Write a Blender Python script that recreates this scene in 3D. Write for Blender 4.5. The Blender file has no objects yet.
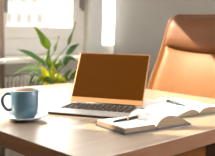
import bpy, bmesh, math, random
from mathutils import Vector, Matrix
R = math.radians
random.seed(4)
S = bpy.context.scene
COL = S.collection

# ---------------------------------------------------------------- camera, world, sun, exposure
F_PX, PITCH, ROLL = 430.2, 6.27, 1.04
CAM = Vector((0, 0, 1.06))
cam_data = bpy.data.cameras.new('camera')
cam = bpy.data.objects.new('camera', cam_data)
COL.objects.link(cam)
cam_data.sensor_width = 36.0
cam_data.lens = 36.0 * F_PX / 215.0
cam_data.clip_end = 500
cp, sp = math.cos(R(PITCH)), math.sin(R(PITCH))
c_, s_ = math.cos(R(ROLL)), math.sin(R(ROLL))
FW = Vector((0, cp, -sp)); U0 = Vector((0, sp, cp)); R0 = Vector((1, 0, 0))
RT = c_ * R0 + s_ * U0; UP = -s_ * R0 + c_ * U0
m = Matrix((RT, UP, -FW)).transposed().to_4x4()
m.translation = CAM
cam.matrix_world = m
cam_data.dof.use_dof = True
cam_data.dof.focus_distance = 1.45
cam_data.dof.aperture_fstop = 5.0
S.camera = cam

SUN_AZ, SUN_EL = -12.0, 32.0            # the way the light travels, and its height
sd = Vector((math.cos(R(SUN_AZ)) * math.cos(R(SUN_EL)), math.sin(R(SUN_AZ)) * math.cos(R(SUN_EL)), -math.sin(R(SUN_EL))))
sun_data = bpy.data.lights.new('sun', 'SUN')
sun_data.energy = 11.5
sun_data.color = (1.0, 0.83, 0.62)
sun_data.angle = R(0.55)
sun = bpy.data.objects.new('sun', sun_data)
COL.objects.link(sun)
sun.rotation_euler = sd.to_track_quat('-Z', 'Y').to_euler()
sun.location = (-4, 2, 5)

world = bpy.data.worlds.new('sky')
S.world = world
world.use_nodes = True
bg = world.node_tree.nodes['Background']
bg.inputs['Color'].default_value = (1.0, 0.98, 0.96, 1)
bg.inputs['Strength'].default_value = 6.0

S.view_settings.view_transform = 'Standard'
S.view_settings.look = 'None'
S.view_settings.gamma = 1.0
S.view_settings.use_curve_mapping = False
S.view_settings.exposure = 0.85

# ---------------------------------------------------------------- frames of reference
TOP = 0.75                               # table top height
N0 = Vector((-0.0413, 0.9928, 0))        # near corner of the table on the floor
TA = R(43.8)                             # the room and the table share this direction
EU = Vector((math.cos(TA), math.sin(TA), 0)); EV = Vector((-math.sin(TA), math.cos(TA), 0))
def W(u, v, z=0.0):
    return N0 + EU * u + EV * v + Vector((0, 0, z))

# ---------------------------------------------------------------- materials
def mat(name, col, rough=0.6, metal=0.0, spec=0.5, noise=None, bump=0.0, coat=0.0, sss=0.0):
    """noise = (scale xyz, amount): colour variation of the thing itself"""
    M = bpy.data.materials.new(name); M.use_nodes = True
    nt = M.node_tree; b = nt.nodes['Principled BSDF']
    b.inputs['Base Color'].default_value = (*col, 1)
    b.inputs['Roughness'].default_value = rough
    b.inputs['Metallic'].default_value = metal
    b.inputs['Specular IOR Level'].default_value = spec
    b.inputs['Coat Weight'].default_value = coat; b.inputs['Coat Roughness'].default_value = 0.36
    if noise:
        tc = nt.nodes.new('ShaderNodeTexCoord'); mp = nt.nodes.new('ShaderNodeMapping')
        nz = nt.nodes.new('ShaderNodeTexNoise'); rp = nt.nodes.new('ShaderNodeValToRGB')
        mp.inputs['Scale'].default_value = noise[0]
        nz.inputs['Scale'].default_value = 1.0; nz.inputs['Detail'].default_value = 6.0
        nz.inputs['Roughness'].default_value = 0.6
        a = noise[1]
        rp.color_ramp.elements[0].position = 0.3; rp.color_ramp.elements[1].position = 0.7
        rp.color_ramp.elements[0].color = (*[c * (1 - a) for c in col], 1)
        rp.color_ramp.elements[1].color = (*[min(1, c * (1 + a)) for c in col], 1)
        nt.links.new(tc.outputs['Object'], mp.inputs['Vector'])
        nt.links.new(mp.outputs['Vector'], nz.inputs['Vector'])
        nt.links.new(nz.outputs['Fac'], rp.inputs['Fac'])
        nt.links.new(rp.outputs['Color'], b.inputs['Base Color'])
        if bump:
            bp = nt.nodes.new('ShaderNodeBump'); bp.inputs['Strength'].default_value = bump
            bp.inputs['Distance'].default_value = 0.002
            nt.links.new(nz.outputs['Fac'], bp.inputs['Height'])
            nt.links.new(bp.outputs['Normal'], b.inputs['Normal'])
    return M

def glass_mat(name):
    M = bpy.data.materials.new(name); M.use_nodes = True
    nt = M.node_tree; nt.nodes.clear()
    out = nt.nodes.new('ShaderNodeOutputMaterial'); mx = nt.nodes.new('ShaderNodeMixShader')
    tr = nt.nodes.new('ShaderNodeBsdfTransparent'); gl = nt.nodes.new('ShaderNodeBsdfGlossy')
    fr = nt.nodes.new('ShaderNodeFresnel'); fr.inputs['IOR'].default_value = 1.3
    gl.inputs['Roughness'].default_value = 0.03
    tr.inputs['Color'].default_value = (0.97, 0.98, 0.97, 1)
    nt.links.new(fr.outputs[0], mx.inputs[0]); nt.links.new(tr.outputs[0], mx.inputs[1])
    nt.links.new(gl.outputs[0], mx.inputs[2]); nt.links.new(mx.outputs[0], out.inputs[0])
    return M

def leaf_mat(name, col, trans):
    M = bpy.data.materials.new(name); M.use_nodes = True
    nt = M.node_tree; b = nt.nodes['Principled BSDF']; out = nt.nodes['Material Output']
    b.inputs['Roughness'].default_value = 0.38
    tc = nt.nodes.new('ShaderNodeTexCoord'); nz = nt.nodes.new('ShaderNodeTexNoise')
    nz.inputs['Scale'].default_value = 22
    rp = nt.nodes.new('ShaderNodeValToRGB')
    rp.color_ramp.elements[0].color = (*[c * .7 for c in col], 1)
    rp.color_ramp.elements[1].color = (*[c * 1.3 for c in col], 1)
    nt.links.new(tc.outputs['Object'], nz.inputs['Vector']); nt.links.new(nz.outputs['Fac'], rp.inputs['Fac'])
    nt.links.new(rp.outputs['Color'], b.inputs['Base Color'])
    tl = nt.nodes.new('ShaderNodeBsdfTranslucent'); tl.inputs['Color'].default_value = (*trans, 1)
    mx = nt.nodes.new('ShaderNodeMixShader'); mx.inputs[0].default_value = 0.42
    nt.links.new(b.outputs[0], mx.inputs[1]); nt.links.new(tl.outputs[0], mx.inputs[2])
    nt.links.new(mx.outputs[0], out.inputs[0])
    return M

MT = dict(
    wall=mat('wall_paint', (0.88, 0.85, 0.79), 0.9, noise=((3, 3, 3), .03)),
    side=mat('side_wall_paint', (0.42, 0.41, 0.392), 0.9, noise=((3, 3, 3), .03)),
    white=mat('white_gloss_paint', (0.86, 0.85, 0.82), 0.45, noise=((6, 6, 6), .02)),
    pier=mat('pier_skylight_tint', (0.84, 0.87, 0.88), 0.6, noise=((6, 6, 6), .02)),  # bluish white, skylight put into the colour
    sill=mat('sill_paint', (0.84, 0.82, 0.78), 0.4, noise=((6, 6, 6), .02)),
    ceiling=mat('ceiling_paint', (0.75, 0.73, 0.70), 0.9, noise=((3, 3, 3), .02)),
    floor=mat('floor_boards', (0.42, 0.37, 0.31), 0.5, noise=((2, 30, 2), .15)),
    curtain=mat('curtain_linen', (0.58, 0.49, 0.42), 0.9, noise=((60, 60, 8), .06)),
    wood=mat('table_wood', (0.40, 0.295, 0.215), 0.40, spec=1.0, noise=((3, 42, 42), .15), bump=.05, coat=1.0),
    edge=mat('shaded_edge_brown', (0.14, 0.057, 0.020), 0.6, spec=.2, noise=((4, 4, 60), .2)),  # dark brown standing in for shade on the table's side faces
    wood_edge=mat('shaded_leg_wood', (0.075, 0.034, 0.015), 0.55, spec=.25, noise=((40, 40, 4), .2)),  # legs and apron coloured darker for the shade under the tabletop
    blue=mat('blue_glaze', (0.064, 0.130, 0.18), 0.28, noise=((30, 30, 30), .06)),
    cream=mat('cream_glaze', (0.72, 0.70, 0.66), 0.25, noise=((30, 30, 30), .02)),
    saucer=mat('pale_glaze', (0.32, 0.36, 0.39), 0.25, noise=((30, 30, 30), .03)),
    tea=mat('milky_tea', (0.20, 0.095, 0.045), 0.6, spec=.05, noise=((30, 30, 30), .05)),
    silver=mat('silver_aluminium', (0.38, 0.40, 0.43), 0.42, 0.75, noise=((80, 80, 80), .02)),
    copper=mat('copper_metal', (0.44, 0.225, 0.10), 0.45, 0.55, noise=((80, 80, 80), .02)),
    dark=mat('dark_plastic', (0.018, 0.015, 0.014), 0.45, noise=((60, 60, 60), .1)),
    key=mat('brown_black_keys', (0.014, 0.009, 0.007), 0.6, spec=.2, noise=((60, 60, 60), .1)),
    screen=mat('brown_screen', (0.052, 0.0165, 0.0002), 0.3, spec=.06, noise=((4, 4, 4), .03)),
    page=mat('page_paper', (0.82, 0.83, 0.83), 0.85, noise=((40, 40, 40), .02)),
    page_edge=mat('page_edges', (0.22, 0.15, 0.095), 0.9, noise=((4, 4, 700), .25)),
    navy=mat('navy_cover', (0.018, 0.022, 0.035), 0.5, noise=((60, 60, 60), .1)),
    green=mat('dark_green_cover', (0.02, 0.045, 0.012), 0.5, noise=((60, 60, 60), .1)),
    pen_navy=mat('pen_lacquer', (0.008, 0.014, 0.024), 0.5, spec=.08, noise=((60, 60, 60), .1)),
    pen_teal=mat('pen_teal_lacquer', (0.02, 0.05, 0.062), 0.45, spec=.12, noise=((60, 60, 60), .1)),
    gold=mat('gold_trim', (0.72, 0.46, 0.20), 0.3, 0.9, noise=((60, 60, 60), .05)),
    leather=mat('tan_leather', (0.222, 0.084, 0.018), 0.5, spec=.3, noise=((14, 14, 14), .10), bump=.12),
    headrest=mat('shaded_tan_leather', (0.165, 0.066, 0.027), 0.5, spec=.3, noise=((14, 14, 14), .10), bump=.12),  # same leather as the back, darkened to stand in for shade
    metal=mat('chair_steel', (0.25, 0.25, 0.26), 0.3, 0.9, noise=((30, 30, 30), .05)),
    pot=mat('pot_ceramic', (0.62, 0.58, 0.52), 0.5, noise=((20, 20, 20), .04)),
    soil=mat('potting_soil', (0.05, 0.032, 0.02), 0.95, noise=((120, 120, 120), .5)),
    facade=mat('facade_render', (0.165, 0.150, 0.132), 0.95, noise=((.3, .3, .3), .03)),
    facade_window=mat('facade_window_glass', (0.085, 0.078, 0.070), 0.8, spec=.1, noise=((1, 1, 1), .1)),
    handle=mat('grey_handle', (0.22, 0.20, 0.18), 0.4, 0.3, noise=((60, 60, 60), .05)),
    leaf=leaf_mat('leaf_green', (0.10, 0.19, 0.035), (0.42, 0.55, 0.03)),
    leaf_dark=leaf_mat('leaf_deep_green', (0.065, 0.16, 0.07), (0.22, 0.42, 0.06)),
    leaf_sheen=leaf_mat('leaf_sheen_pale', (0.36, 0.48, 0.38), (0.35, 0.5, 0.2)),  # glossy sheen on the leaves put into a paler colour
    leaf_sunlit=leaf_mat('leaf_sunlit_yellow', (0.42, 0.48, 0.03), (0.9, 0.88, 0.04)),  # sunlight on the low leaves put into the yellow colour
    glass=glass_mat('window_glass'),
)

# ---------------------------------------------------------------- mesh helpers
def link(name, bm, material, parent=None, smooth=False, bevel=0.0, seg=2, subd=0, mats=None):
    bmesh.ops.recalc_face_normals(bm, faces=bm.faces[:])
    me = bpy.data.meshes.new(name); bm.to_mesh(me); bm.free()
    for mm in (mats or [material]): me.materials.append(mm)
    if smooth:
        for p in me.polygons: p.use_smooth = True
    o = bpy.data.objects.new(name, me); COL.objects.link(o)
    if parent: o.parent = parent
    if bevel:
        b = o.modifiers.new('bevel', 'BEVEL'); b.width = bevel; b.segments = seg; b.limit_method = 'ANGLE'
        b.angle_limit = R(40); b.harden_normals = False
    if subd:
        b = o.modifiers.new('subsurf', 'SUBSURF'); b.levels = subd; b.render_levels = subd
    return o

def empty(name, loc, rz=0.0):
    o = bpy.data.objects.new(name, None); COL.objects.link(o)
    o.location = loc; o.rotation_euler = (0, 0, rz); o.empty_display_size = 0.1
    return o

def tag(o, label=None, cat=None, group=None, kind=None):
    if label: o['label'] = label
    if cat: o['category'] = cat
    if group: o['group'] = group
    if kind: o['kind'] = kind
    return o

def hexa(bm, P):
    """8 corners: bottom 4 then top 4"""
    v = [bm.verts.new(p) for p in P]
    for f in ((3, 2, 1, 0), (4, 5, 6, 7), (0, 1, 5, 4), (1, 2, 6, 5), (2, 3, 7, 6), (3, 0, 4, 7)):
        bm.faces.new([v[i] for i in f])

def box(bm, x0, x1, y0, y1, z0, z1, fn=None):
    P = [(x0, y0, z0), (x1, y0, z0), (x1, y1, z0), (x0, y1, z0), (x0, y0, z1), (x1, y0, z1), (x1, y1, z1), (x0, y1, z1)]
    hexa(bm, [fn(*p) if fn else p for p in P])

def lathe(bm, prof, n=48, close=False):
    rings = []
    for r, z in prof:
        if r < 1e-6: rings.append([bm.verts.new((0, 0, z))])
        else: rings.append([bm.verts.new((r * math.cos(2 * math.pi * i / n), r * math.sin(2 * math.pi * i / n), z)) for i in range(n)])
    for a, b in zip(rings, rings[1:]):
        for i in range(n):
            j = (i + 1) % n
            if len(a) == 1 and len(b) == 1: continue
            if len(a) == 1: bm.faces.new((a[0], b[i], b[j]))
            elif len(b) == 1: bm.faces.new((a[i], b[0], a[j]))
            else: bm.faces.new((a[i], b[i], b[j], a[j]))

def tube(bm, pts, rad, n=12, flat=1.0):
    pts = [Vector(p) for p in pts]; rings = []
    rad = rad if isinstance(rad, (list, tuple)) else [rad] * len(pts)
    up = Vector((0, 0, 1)); prev = None
    for k, p in enumerate(pts):
        t = (pts[min(k + 1, len(pts) - 1)] - pts[max(k - 1, 0)]).normalized()
        if prev is None:
            ref = up if abs(t.z) < .9 else Vector((1, 0, 0)); a = t.cross(ref).normalized()
        else: a = (prev - t * prev.dot(t)).normalized()
        prev = a; b = t.cross(a)
        rings.append([bm.verts.new(p + (a * math.cos(2 * math.pi * i / n) + b * flat * math.sin(2 * math.pi * i / n)) * rad[k]) for i in range(n)])
    for A, B in zip(rings, rings[1:]):
        for i in range(n):
            j = (i + 1) % n; bm.faces.new((A[i], A[j], B[j], B[i]))
    bm.faces.new(rings[0][::-1]); bm.faces.new(rings[-1])

def grid_solid(bm, front, back):
    """closed solid between two equal point grids (rows of points)"""
    n, k = len(front), len(front[0])
    A = [[bm.verts.new(p) for p in row] for row in front]
    B = [[bm.verts.new(p) for p in row] for row in back]
    for i in range(n - 1):
        for j in range(k - 1):
            bm.faces.new((A[i][j], A[i][j + 1], A[i + 1][j + 1], A[i + 1][j]))
            bm.faces.new((B[i][j], B[i + 1][j], B[i + 1][j + 1], B[i][j + 1]))
    for i in range(n - 1):
        bm.faces.new((A[i][0], A[i + 1][0], B[i + 1][0], B[i][0]))
        bm.faces.new((A[i][k - 1], B[i][k - 1], B[i + 1][k - 1], A[i + 1][k - 1]))
    for j in range(k - 1):
        bm.faces.new((A[0][j], B[0][j], B[0][j + 1], A[0][j + 1]))
        bm.faces.new((A[n - 1][j], A[n - 1][j + 1], B[n - 1][j + 1], B[n - 1][j]))

def spline(pts, n):
    """Catmull-Rom through points"""
    pts = [Vector(p) for p in pts]
    P = [pts[0] * 2 - pts[1]] + pts + [pts[-1] * 2 - pts[-2]]
    out = []
    for k in range(n + 1):
        t = k / n * (len(pts) - 1); i = min(int(t), len(pts) - 2); f = t - i
        a, b, c, d = P[i:i + 4]
        out.append(.5 * (2 * b + (c - a) * f + (2 * a - 5 * b + 4 * c - d) * f * f + (3 * b - a - 3 * c + d) * f ** 3))
    return out

# ================================================================= THE ROOM
VW, TH = 1.90, 0.30                      # window wall: inner face, thickness
UR = 1.945                               # side wall inner face
UL, VB, CZ = -3.6, -3.2, 2.62
SILL = 0.875
OPEN = [(-1.10, 0.795, 2.45), (0.865, 1.655, 2.08), (1.80, 2.75, 2.08)]   # from, to, head height

b = bmesh.new(); box(b, UL, UR + .15, VB, VW + TH, -.1, 0, W)
tag(link('floor', b, MT['floor']), kind='structure')
b = bmesh.new(); box(b, UL, UR + .15, VB, VW + TH, CZ, CZ + .12, W)
tag(link('ceiling', b, MT['ceiling']), kind='structure')
b = bmesh.new()
box(b, UL, 3.0, VW, VW + TH, 0, SILL, W)
us = [UL] + [x for o in OPEN for x in o[:2]] + [3.0]
for i in range(0, len(us), 2): box(b, us[i], us[i + 1], VW, VW + TH, SILL, CZ, W)
for u0, u1, zt in OPEN: box(b, u0, u1, VW, VW + TH, zt, CZ, W)
tag(link('wall_back', b, MT['wall']), kind='structure')
FO = (-3.1, -.6, .50, 2.52)             # added unseen window in the side wall, lets in fill light
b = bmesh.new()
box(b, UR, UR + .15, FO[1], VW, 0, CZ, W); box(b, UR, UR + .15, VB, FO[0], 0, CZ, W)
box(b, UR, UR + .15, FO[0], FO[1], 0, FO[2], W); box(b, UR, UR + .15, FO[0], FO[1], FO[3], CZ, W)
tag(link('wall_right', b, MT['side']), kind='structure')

b = bmesh.new(); box(b, UL, UR + .15, VB - .15, VB, 0, CZ, W)
tag(link('wall_front', b, MT['side']), kind='structure')
b = bmesh.new(); box(b, UL - .15, UL, VB - .15, VW + TH, 0, CZ, W)
tag(link('wall_left', b, MT['side']), kind='structure')

def window(n, u0, u1, LINTEL, stile_l, stile_r, rail, mullions=(), handles=(), low=.12):
    v0, v1 = VW + .03, VW + .10
    b = bmesh.new()
    box(b, u0, u1, v0 + .02, v1, SILL, SILL + low, W)                   # fixed bottom panel
    box(b, u0, u1, v0 + .02, v1, LINTEL - .05, LINTEL, W)
    box(b, u0, u0 + .02, v0 + .02, v1, SILL + low, LINTEL - .05, W); box(b, u1 - .02, u1, v0 + .02, v1, SILL + low, LINTEL - .05, W)
    root = tag(link('window_%d' % n, b, MT['white'], bevel=.004), kind='structure')
    b = bmesh.new()
    zb, zt = SILL + low, LINTEL - .05
    a0, a1 = u0 + .02, u1 - .02
    box(b, a0, a1, v0, v1 - .01, zb, zb + rail, W); box(b, a0, a1, v0, v1 - .01, zt - .06, zt, W)
    box(b, a0, a0 + stile_l, v0, v1 - .01, zb + rail, zt - .06, W); box(b, a1 - stile_r, a1, v0, v1 - .01, zb + rail, zt - .06, W)
    for mu in mullions: box(b, mu - .03, mu + .03, v0, v1 - .01, zb + rail, zt - .06, W)
    sash = link('window_sash', b, MT['white'], root, bevel=.006)
    b = bmesh.new()
    box(b, a0 + stile_l, a1 - stile_r, v0 + .028, v0 + .034, zb + rail, zt - .06, W)
    link('window_pane', b, MT['glass'], root)
    for hu, z0, z1 in handles:
        b = bmesh.new()
        box(b, hu - .011, hu + .011, v0 - .035, v0 - .018, z0, z1, W)
        box(b, hu - .014, hu + .014, v0 - .018, v0, z0 + .02, z0 + .09, W)
        link('window_handle', b, MT['handle'], sash, bevel=.004)
    return root
window(1, *OPEN[1], .04, .12, .085, (), ((0.905, 1.17, 1.32), (1.595, 1.215, 1.36)))
window(2, *OPEN[0], .05, .05, .085, (-.79,), ())  # unseen mullion added to shade the cup and notebook page
window(3, *OPEN[2], .012, .012, .03, (), (), .035)
b = bmesh.new(); box(b, -.30, .785, VW + .13, VW + .135, 2.10, 2.45, W)
tag(link('trim_4', b, MT['curtain']), kind='structure')         # added unseen blind, cuts the sun to shade the headrest

b = bmesh.new(); box(b, .87, 1.65, VW + .13, VW + .135, 1.60, 2.08, W)
tag(link('trim_3', b, MT['curtain']), kind='structure')         # added unseen blind, keeps the sun off the side wall
b = bmesh.new()
box(b, .72, 1.74, VW - .30, VW + .03, SILL - .032, SILL - .002, W)
tag(link('trim_1', b, MT['sill'], bevel=.006), kind='structure')
b = bmesh.new()
box(b, -1.3, .715, VW - .30, VW + .03, SILL - .032, SILL - .004, W)
tag(link('trim_2', b, MT['sill'], bevel=.006), kind='structure')
b = bmesh.new(); box(b, UL, UR, VW - .015, VW, 0, .09, W)
tag(link('baseboard_back', b, MT['white'], bevel=.004), kind='structure')
b = bmesh.new(); box(b, UR - .015, UR, VB, VW - .015, 0, .09, W)
tag(link('baseboard_right', b, MT['white'], bevel=.004), kind='structure')

# radiator under the sill
b = bmesh.new(); box(b, 1.662, 1.797, VW - .02, VW, SILL, CZ, W)
tag(link('trim_5', b, MT['pier']), kind='structure')  # added strip, skylight on the wall painted as its colour
rt = empty('radiator', W(1.05, VW - .06, 0), TA)
b = bmesh.new()
k = -.22
while k < .42:
    box(b, k, k + .020, -.035, .02, .16, .745); k += .030
link('fins', b, MT['wall'], rt, bevel=.005)
b = bmesh.new(); box(b, -.24, .44, -.03, .018, .13, .185); box(b, -.24, .44, -.03, .018, .70, .735)
box(b, -.24, .44, .006, .02, .185, .70)
link('header_pipe', b, MT['wall'], rt, bevel=.008)
for x in (-.18, .38):
    b = bmesh.new(); box(b, x - .015, x + .015, -.025, .015, 0, .14); link('foot', b, MT['wall'], rt, bevel=.003)
tag(rt, 'beige ribbed radiator low on the wall under the window sill', 'radiator')

# curtain hanging at the left of the window
b = bmesh.new()
rows = []
for side in (0, 1):
    g = []
    for i in range(2):
        z = (.03, 2.615)[i]
        g.append([W(.722 + .087 * t / 24, VW - .125 + .022 * math.sin(t / 24 * 3 * 2 * math.pi) + side * .008, z) for t in range(25)])
    rows.append(g)
grid_solid(b, rows[0], rows[1])
tag(link('curtain', b, MT['curtain'], smooth=True), 'beige linen curtain hanging in folds at the window edge', 'curtain')
# far building seen through the window
fb = empty('apartment_building', (-19.5, 70, -8), R(6))
b = bmesh.new(); box(b, -9, 9.4, 0, 10, 0, 24); link('wall', b, MT['facade'], fb)
for zr, hh, xs in ((6.6, 1.7, (1.8, 3.4, 5.0, 6.6, 8.3)), (10.0, 1.7, (1.8, 3.4, 5.0, 6.6, 8.3)), (13.3, 2.0, (2.0, 3.8, 5.65, 7.5)), (17.2, 2.0, (2.0, 3.8, 5.65, 7.5))):
    for xw in xs:
        b = bmesh.new(); box(b, xw - .5, xw + .5, -.06, .3, zr, zr + hh)
        w_ = link('window', b, MT['facade'], fb)
        b = bmesh.new(); box(b, xw - .44, xw + .44, -.09, -.055, zr + .06, zr + hh - .06)
        link('pane', b, MT['facade_window'], w_)
tag(fb, 'pale apartment building with small windows across the street', 'building')

# added unseen house off to the left, blocks sky to deepen the chair's shade
nh = empty('sky_blocking_house', (-15, 5.5, -3), R(96))
b = bmesh.new(); box(b, -9, 9, 0, 8, 0, 9.6); link('wall', b, MT['facade'], nh)
b = bmesh.new(); hexa(b, [(-9.4, -.4, 9.6), (9.4, -.4, 9.6), (9.4, 8.4, 9.6), (-9.4, 8.4, 9.6), (-9.4, 3.8, 11.2), (9.4, 3.8, 11.2), (9.4, 4.2, 11.2), (-9.4, 4.2, 11.2)])
link('roof', b, MT['edge'], nh)
tag(nh, kind='structure')

# ================================================================= TABLE
tb = empty('table', W(0, 0, 0), TA)
UT, VT, TT = 1.10, 1.24, .046
b = bmesh.new(); box(b, .002, UT - .002, .002, VT - .002, TOP - TT, TOP)
link('tabletop', b, MT['wood'], tb, bevel=.0008, seg=2)
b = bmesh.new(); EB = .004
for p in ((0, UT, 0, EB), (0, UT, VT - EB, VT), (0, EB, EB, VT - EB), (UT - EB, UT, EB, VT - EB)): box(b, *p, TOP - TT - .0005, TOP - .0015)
tag(link('shade_dark_edge', b, MT['edge'], tb), 'tabletop edge coloured darker to stand in for shade')
for x, y in ((.075, .33), (.665, .07), (.06, 1.16), (1.03, .06), (1.03, 1.16)):
    b = bmesh.new(); box(b, x - .025, x + .025, y - .025, y + .025, 0, TOP - TT)
    link('leg', b, MT['wood_edge'], tb, bevel=.003)
b = bmesh.new()
box(b, .10, 1.0, .10, .125, TOP - TT - .05, TOP - TT); box(b, .10, 1.0, 1.10, 1.125, TOP - TT - .05, TOP - TT)
link('apron', b, MT['wood_edge'], tb)
tag(tb, 'light brown wooden table under the laptop with thick square edge', 'table')

# ================================================================= CHAIR
ch = empty('office_chair', (.500, 2.255, 0), R(-45))     # local: -y is the front, x to the picture's right
def half_w(z):
    pts = [(.40, .30), (.55, .345), (.70, .350), (.80, .335), (.90, .305), (1.00, .285), (1.06, .276), (1.10, .270), (1.13, .258), (1.148, .238), (1.158, .205)]
    for (a, p), (c, q) in zip(pts, pts[1:]):
        if z <= c: return p + (q - p) * (z - a) / (c - a)
    return pts[-1][1]
def lean(z): return (z - .75) * .20
def back_pt(s, z, off):
    x = s * half_w(z)
    return Vector((x, lean(z) - .050 * abs(s) ** 2.6 + .01 + off, z))
zs = [.42, .48, .55, .62, .70, .76, .82, .88, .94, 1.0, 1.04, 1.08, 1.11, 1.13, 1.148, 1.158]
ss = [-1 + 2 * i / 28 for i in range(29)]
b = bmesh.new()
grid_solid(b, [[back_pt(s, z, 0) for s in ss] for z in zs], [[back_pt(s * .97, z, .055) for s in ss] for z in zs])
link('back_shell', b, MT['leather'], ch, smooth=True, bevel=.014, seg=3)
def pad(zlist, frac, thick, puff, zdrop=0.0):
    b = bmesh.new(); fr, bk = [], []
    n = len(zlist) - 1
    for i, z in enumerate(zlist):
        t = i / n
        ez = (1 - abs(2 * t - 1) ** 3.2)
        rowf, rowb = [], []
        for s in ss:
            es = (1 - abs(s) ** 10)
            zz = z - zdrop * (1 - t) * (1 - s * s)
            p = back_pt(s * frac, zz, 0)
            k = (max(0, ez) ** .5) * (max(0, es) ** .5)
            rowf.append(p + Vector((0, -(thick * (.25 + .75 * k)) - puff * ez * (1 - s * s), 0)))
            rowb.append(p + Vector((0, .012, 0)))
        fr.append(rowf); bk.append(rowb)
    grid_solid(b, fr, bk)
    return b
link('back_cushion', pad([.46 + .52 * i / 20 for i in range(21)], .88, .035, .02), MT['leather'], ch, smooth=True)
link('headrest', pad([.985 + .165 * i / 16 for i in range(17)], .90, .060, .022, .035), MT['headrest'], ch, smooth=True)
b = bmesh.new(); box(b, -.25, .25, -.45, .02, .40, .49)
link('seat', b, MT['leather'], ch, smooth=True, bevel=.035, seg=4)
b = bmesh.new(); box(b, -.03, .03, -.05, .06, .34, .55); link('back_bracket', b, MT['metal'], ch, bevel=.006)
b = bmesh.new(); tube(b, [(0, -.2, .10), (0, -.2, .41)], .028, 16); link('gas_column', b, MT['metal'], ch, smooth=True)
for i in range(5):
    a = R(90 + 72 * i); d = Vector((math.cos(a), math.sin(a), 0)); o0 = Vector((0, -.2, 0))
    b = bmesh.new(); tube(b, [o0 + Vector((0, 0, .11)), o0 + d * .15 + Vector((0, 0, .10)), o0 + d * .29 + Vector((0, 0, .075))], [.030, .024, .018], 10)
    lg = link('base_leg', b, MT['metal'], ch, smooth=True)
    b = bmesh.new(); pd = Vector((-d.y, d.x, 0)); c0 = o0 + d * .29 + Vector((0, 0, .03))
    tube(b, [c0 - pd * .022, c0 + pd * .022], .03, 16); link('caster', b, MT['dark'], lg, smooth=True)
tag(ch, 'tan leather office chair with padded headrest coloured darker for shade behind the table', 'chair')

# ================================================================= PLANT
PC = W(.805, 1.50, 0)
pl = empty('potted_plant', PC + Vector((0, 0, .36)))
b = bmesh.new(); lathe(b, [(0, -.36), (.085, -.36), (.092, -.35), (.125, .21), (.13, .23), (.12, .23), (.113, .20), (0, .195)], 40)
link('pot', b, MT['pot'], pl, smooth=True, bevel=.002)
b = bmesh.new(); lathe(b, [(0, .19), (.112, .19), (.10, .205), (0, .21)], 32); link('soil', b, MT['soil'], pl, smooth=True)
SC = PC + Vector((0, 0, .56))
def at(px, py, Y):
    d = FW + (px - 107.5) / F_PX * RT - (py - 78) / F_PX * UP
    return CAM + d * (Y / d.y)
def leaf(pix, width, m_, dY=(0, 0), roll=0.0, fold=.18, stem_from=None):
    """pix: spine from the leaf's base to its tip, as seen; dY: nearer or farther than the plant's middle at base and tip"""
    n = len(pix) - 1
    P = [at(x, y, PC.y + dY[0] + (dY[1] - dY[0]) * i / n) for i, (x, y) in enumerate(pix)]
    base = P[0]
    # petiole
    b = bmesh.new()
    root = SC + Vector((random.uniform(-.03, .03), random.uniform(-.03, .03), 0))
    mid = root.lerp(base, .5) + Vector((0, 0, .03)); mid.x = root.x + (base.x - root.x) * .35
    sp_ = spline([root, mid, base], 10)
    tube(b, [p - PC - Vector((0, 0, .36)) for p in sp_], [.0045 - .002 * i / 10 for i in range(11)], 8)
    stem = link('stem', b, m_, pl, smooth=True)
    sp_ = spline(P, 18); b = bmesh.new(); f, g = [], []
    for i, p in enumerate(sp_):
        t = i / 18
        w = width * .5 * max(.02, math.sin(math.pi * t ** .85) ** .8 * (1 - .25 * t))
        tg = (sp_[min(i + 1, 18)] - sp_[max(i - 1, 0)]).normalized()
        view = (p - CAM).normalized()
        side = tg.cross(view).normalized(); nrm = side.cross(tg).normalized()
        a = roll; sd_ = side * math.cos(a) + nrm * math.sin(a); nn = nrm * math.cos(a) - side * math.sin(a)
        row = []
        for s in (-1, -.6, -.25, 0, .25, .6, 1):
            q = p + sd_ * w * s + nn * (abs(s) * w * fold * 2 - .3 * w) + nn * .004 * math.sin(t * 9 + s)
            row.append(q - PC - Vector((0, 0, .36)))
        f.append(row); g.append([q + nn * .0012 for q in row])
    grid_solid(b, f, g)
    link('leaf', b, m_, pl, smooth=True)
L, D_, P_, Y_ = MT['leaf'], MT['leaf_dark'], MT['leaf_sheen'], MT['leaf_sunlit']
leaf([(48.5, 50), (46, 44), (42, 37), (33.5, 25.5)], .062, L, (0, -.05), .35)
leaf([(46, 67), (42, 61), (34, 56), (25, 51.5), (17, 49)], .036, D_, (0, -.12), -.5)
leaf([(53, 54), (55, 48), (57, 42), (59, 35.5)], .020, L, (.02, .05), .7)
leaf([(67, 47), (69, 41), (72, 33), (75.5, 21.5)], .030, L, (.05, .08), .9)
leaf([(67, 55), (70, 51), (74, 47), (80, 43.5)], .040, D_, (.0, .08), -.2)
leaf([(49, 68), (48.5, 62), (48, 55), (49.5, 48)], .034, L, (-.02, -.04), .2)
leaf([(40, 74), (34, 68), (26, 68.5), (14.5, 74.5)], .036, P_, (-.04, -.14), .3)
leaf([(45, 80), (40, 75), (34, 73.5), (26, 77)], .036, P_, (-.06, -.15), -.2)
leaf([(50, 82), (47, 76), (44, 71), (40.5, 66)], .040, Y_, (-.02, -.08), .1)
leaf([(54, 82), (54, 75), (52.5, 68), (52, 60)], .034, Y_, (-.03, -.03), .3)
leaf([(56, 70), (57, 66), (60, 63.5), (63, 67)], .036, L, (.0, -.05), .0)
leaf([(60, 84), (62, 79), (66, 75), (72, 69)], .044, L, (.0, .02), .2)
leaf([(65, 66), (66, 61), (70, 58), (77, 61)], .042, D_, (.04, .08), -.3)
leaf([(57, 84), (59, 80), (63, 79), (66, 82)], .034, Y_, (-.05, -.08), .2)
leaf([(52, 84), (49, 80), (43, 79), (36, 83)], .040, L, (-.05, -.1), .0)
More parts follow.
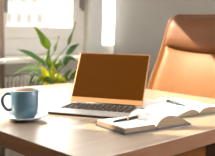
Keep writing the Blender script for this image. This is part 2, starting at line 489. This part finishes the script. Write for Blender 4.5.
leaf([(70, 80), (73, 76), (77, 72), (82, 70)], .040, L, (.03, .08), .1)
leaf([(48, 85), (45, 81), (42, 78), (37, 77)], .040, Y_, (-.07, -.10), .1)
leaf([(58, 85), (57, 80), (58, 75), (61, 71)], .036, Y_, (-.06, -.06), -.2)
leaf([(55, 85), (51, 81), (47, 79), (42, 83)], .042, L, (-.09, -.12), .0)
leaf([(63, 85), (64, 81), (67, 79), (71, 82)], .038, L, (-.06, -.04), .2)
leaf([(50, 72), (51, 66), (54, 61), (58, 57)], .034, L, (.02, .05), .3)
leaf([(51, 84), (50.5, 79), (50, 74), (51, 69)], .034, L, (.03, .03), -.3)
tag(pl, 'leafy green potted plant with long pointed leaves by the window', 'plant')

# ================================================================= CUP, TEA, SAUCER
CUP = Vector((-.2816, 1.4535, TOP))
b = bmesh.new()
lathe(b, [(0, .0), (.036, .0), (.040, .003), (.056, .008), (.0775, .0165), (.079, .018), (.077, .0195), (.056, .0125), (.038, .0085), (0, .0085)], 64)
sc = link('saucer', b, MT['saucer'], smooth=True, bevel=.0008)
sc.location = CUP
tag(sc, 'pale grey blue saucer under the blue cup', 'saucer')
cu = empty('cup', CUP + Vector((0, 0, .0085)), R(0))
b = bmesh.new()
lathe(b, [(0, .004), (.026, .004), (.027, .0), (.032, .0), (.034, .003), (.0385, .009), (.0425, .018), (.0455, .032), (.047, .052), (.0472, .080), (.0475, .0955), (.0465, .0968)], 64)
link('body', b, MT['blue'], cu, smooth=True)
b = bmesh.new()
lathe(b, [(.0468, .0962), (.0458, .0975), (.0445, .0960), (.0438, .080), (.0435, .052), (.040, .026), (.03, .012), (0, .009)], 64)
link('inner_glaze', b, MT['cream'], cu, smooth=True)
b = bmesh.new()
hp = spline([(-.043, 0, .078), (-.058, -.003, .083), (-.072, -.004, .074), (-.076, -.005, .056), (-.069, -.004, .036), (-.056, -.003, .026), (-.0425, 0, .030)], 28)
tube(b, hp, [.0068] * 29, 14, flat=.8)
link('handle', b, MT['blue'], cu, smooth=True)
tag(cu, 'blue ceramic cup with handle on a pale saucer', 'cup')
b = bmesh.new(); lathe(b, [(0, .084), (.0432, .084), (.0434, .0900), (.0426, .0910), (0, .0912)], 48)
te = link('tea', b, MT['tea'], smooth=True); te.location = CUP + Vector((0, 0, .0085))
tag(te, 'milky brown tea filling the blue cup', 'tea')

# ================================================================= LAPTOP
LW, LD, LT, LL, LPHI = .3097, .218, .012, .2327, .5343
lp = empty('laptop', (-.1555, 1.7682, TOP), -.307)       # origin: hinge's left end; +x along the hinge, -y to the front
b = bmesh.new(); box(b, 0, LW, -LD, .004, LT - .0035, LT); link('base', b, MT['silver'], lp, bevel=.0012, seg=2)
b = bmesh.new(); box(b, .0015, LW - .0015, -LD + .0015, .002, .0012, LT - .0034); link('bottom_cover', b, MT['dark'], lp, bevel=.002)
for x in (.03, LW - .03):
    for y in (-.02, -LD + .02):
        b = bmesh.new(); box(b, x - .012, x + .012, y - .004, y + .004, 0, .002); link('rubber_foot', b, MT['dark'], lp)
b = bmesh.new(); box(b, .012, LW - .012, -.140, -.016, LT - .002, LT + .0003); kb = link('keyboard', b, MT['silver'], lp)
b = bmesh.new()
rows = [12, 12, 12, 11, 10]
for r_, n in enumerate(rows):
    y1 = -.018 - r_ * .0198; wk = (LW - .032) / n
    for i in range(n):
        x0 = .016 + i * wk
        box(b, x0 + .0026, x0 + wk - .0026, y1 - .0160, y1, LT, LT + .0022)
y1 = -.018 - 5 * .0198
for x0, x1 in ((.016, .036), (.036, .056), (.056, .078), (.078, .1), (.1, .2), (.2, .222), (.222, .244), (.244, .268), (.268, LW - .016)):
    box(b, x0 + .0020, x1 - .0020, y1 - .0160, y1, LT, LT + .0022)
link('keys', b, MT['key'], kb, bevel=.0006, seg=1)
b = bmesh.new(); box(b, LW / 2 - .055, LW / 2 + .055, -LD + .008, -.147, LT - .001, LT + .0004); link('trackpad', b, MT['silver'], lp, bevel=.0005)
b = bmesh.new(); tube(b, [(.03, .002, LT + .001), (LW - .03, .002, LT + .001)], .0058, 14); link('hinge', b, MT['dark'], lp, smooth=True)
def lid_fn(dy):
    n = Vector((0, -math.cos(LPHI), math.sin(LPHI))); up = Vector((0, math.sin(LPHI), math.cos(LPHI)))
    o0 = Vector((0, 0, LT + .001))
    return lambda x, d, h: o0 + Vector((x, 0, 0)) + up * h - n * d      # d: depth behind the front face
lf = lid_fn(0)
b = bmesh.new(); box(b, 0, LW, 0, .006, .004, LL, lf); lid = link('lid', b, MT['copper'], lp, bevel=.0022, seg=3)
b = bmesh.new(); box(b, .0035, LW - .0035, -.0006, .002, .026, LL - .0035, lf); link('screen', b, MT['screen'], lid)
b = bmesh.new(); box(b, LW / 2 - .003, LW / 2 + .003, -.0009, .001, LL - .0032, LL - .0014, lf); link('webcam', b, MT['dark'], lid)
tag(lp, 'open laptop with dark brown screen and copper coloured lid', 'laptop')

# ================================================================= BOOKS
def book(name, loc, rz, hw_l, hw_r, length, prof_l, prof_r, cover_m, label, cat, hard=.0055, ov=.004):
    """origin on the table at the front end of the gutter; +x to the picture's right along the front, +y towards the spine's far end.
    prof: heights of the page block from gutter outwards"""
    root = empty(name, loc, rz)
    b = bmesh.new()
    box(b, -hw_l - ov, -.004, -ov, length + ov, 0, hard); box(b, .004, hw_r + ov, -ov, length + ov, 0, hard)
    box(b, -.0042, .0042, -ov, length + ov, .0, hard * .9)
    link('cover', b, cover_m, root, bevel=.0008)
    for sgn, hw, prof, nm in ((-1, hw_l, prof_l, 'left_page_block'), (1, hw_r, prof_r, 'right_page_block')):
        pr = spline([(x * hw, 0, z) for x, z in prof], 26)
        b = bmesh.new(); f, g = [], []
        for y in [length * k / 10 for k in range(11)]:
            wob = 1 + .05 * math.sin(y * 31 + sgn)
            f.append([Vector((sgn * p.x, y, hard + max(.0006, p.z * wob))) for p in pr])
            g.append([Vector((sgn * min(hw, p.x), y, hard)) for p in pr])
        grid_solid(b, f, g)
        b.faces.ensure_lookup_table()
        bmesh.ops.recalc_face_normals(b, faces=b.faces[:])
        for fc in b.faces:
            fc.material_index = 0 if fc.normal.z > .25 else 1
        o = link(nm, b, None, root, mats=[MT['page'], MT['page_edge']])
        for p in o.data.polygons: p.use_smooth = p.material_index == 0
    tag(root, label, cat)
    return root
BA = R(36.0)
G1 = Vector((.157, 1.337, TOP))
b1 = book('notebook', G1, BA, .126, .151, .147,
     [(0, .0025), (.05, .013), (.12, .0145), (.5, .0145), (1, .014)],
     [(0, .0025), (.05, .014), (.15, .026), (.33, .033), (.55, .030), (.8, .017), (.95, .005), (1.0, .0015)],
     MT['navy'], 'open notebook with dark navy cover in front of the laptop', 'notebook')
b = bmesh.new(); box(b, -.004, -.0015, -.006, -.0042, .0, .014); link('ribbon_bookmark', b, MT['navy'], b1)
G2 = Vector((.348, 1.592, TOP))
b2 = book('book', G2, R(34.5), .116, .156, .262,
     [(0, .004), (.06, .011), (.2, .019), (.4, .021), (.7, .013), (.95, .004), (1.0, .0015)],
     [(0, .004), (.06, .012), (.18, .019), (.4, .021), (.7, .018), (.95, .011), (1.0, .009)],
     MT['green'], 'open book with dark green cover behind the notebook, near the chair', 'book')

def pen(name, tip, end, mats, label):
    tip, end = Vector(tip), Vector(end); d = end - tip; Ln = d.length
    root = empty(name, tip); root.rotation_mode = 'QUATERNION'; root.rotation_quaternion = d.to_track_quat('X', 'Z')
    body, trim = mats; r = .0046
    def seg(nm, x0, x1, r0, r1, m_, n=6):
        b = bmesh.new(); tube(b, [(x0 + (x1 - x0) * i / n, 0, 0) for i in range(n + 1)], [r0 + (r1 - r0) * i / n for i in range(n + 1)], 16)
        return link(nm, b, m_, root, smooth=False, bevel=.0004)
    seg('tip', 0, Ln * .085, .0008, r * .72, trim)
    seg('barrel', Ln * .085, Ln * .56, r * .8, r, body)
    seg('ring', Ln * .56, Ln * .59, r * 1.08, r * 1.08, trim)
    seg('cap', Ln * .59, Ln * .95, r * 1.04, r * .9, body)
    seg('cap_end', Ln * .95, Ln, r * .8, r * .55, trim)
    b = bmesh.new(); box(b, Ln * .62, Ln * .96, -.0013, .0013, r * 1.0, r * 1.5); box(b, Ln * .92, Ln * .96, -.0013, .0013, r * .5, r * 1.5)
    link('clip', b, trim, root, bevel=.0004)
    return tag(root, label, 'pen')
def on_z(px, py, z):
    d = FW + (px - 107.5) / F_PX * RT - (py - 78) / F_PX * UP
    return CAM + d * ((z - CAM.z) / d.z)
zp = TOP + .0055 + .0147 + .0050
pen('pen', on_z(110.5, 122.3, zp), on_z(138.5, 116.8, zp + .0012), (MT['pen_navy'], MT['gold']), 'dark navy pen with gold tip lying on the notebook page')
pen('pen', on_z(187, 106.2, TOP + .0310), on_z(166.5, 101.0, TOP + .0315), (MT['pen_teal'], MT['handle']), 'teal pen lying on the open book near the chair')
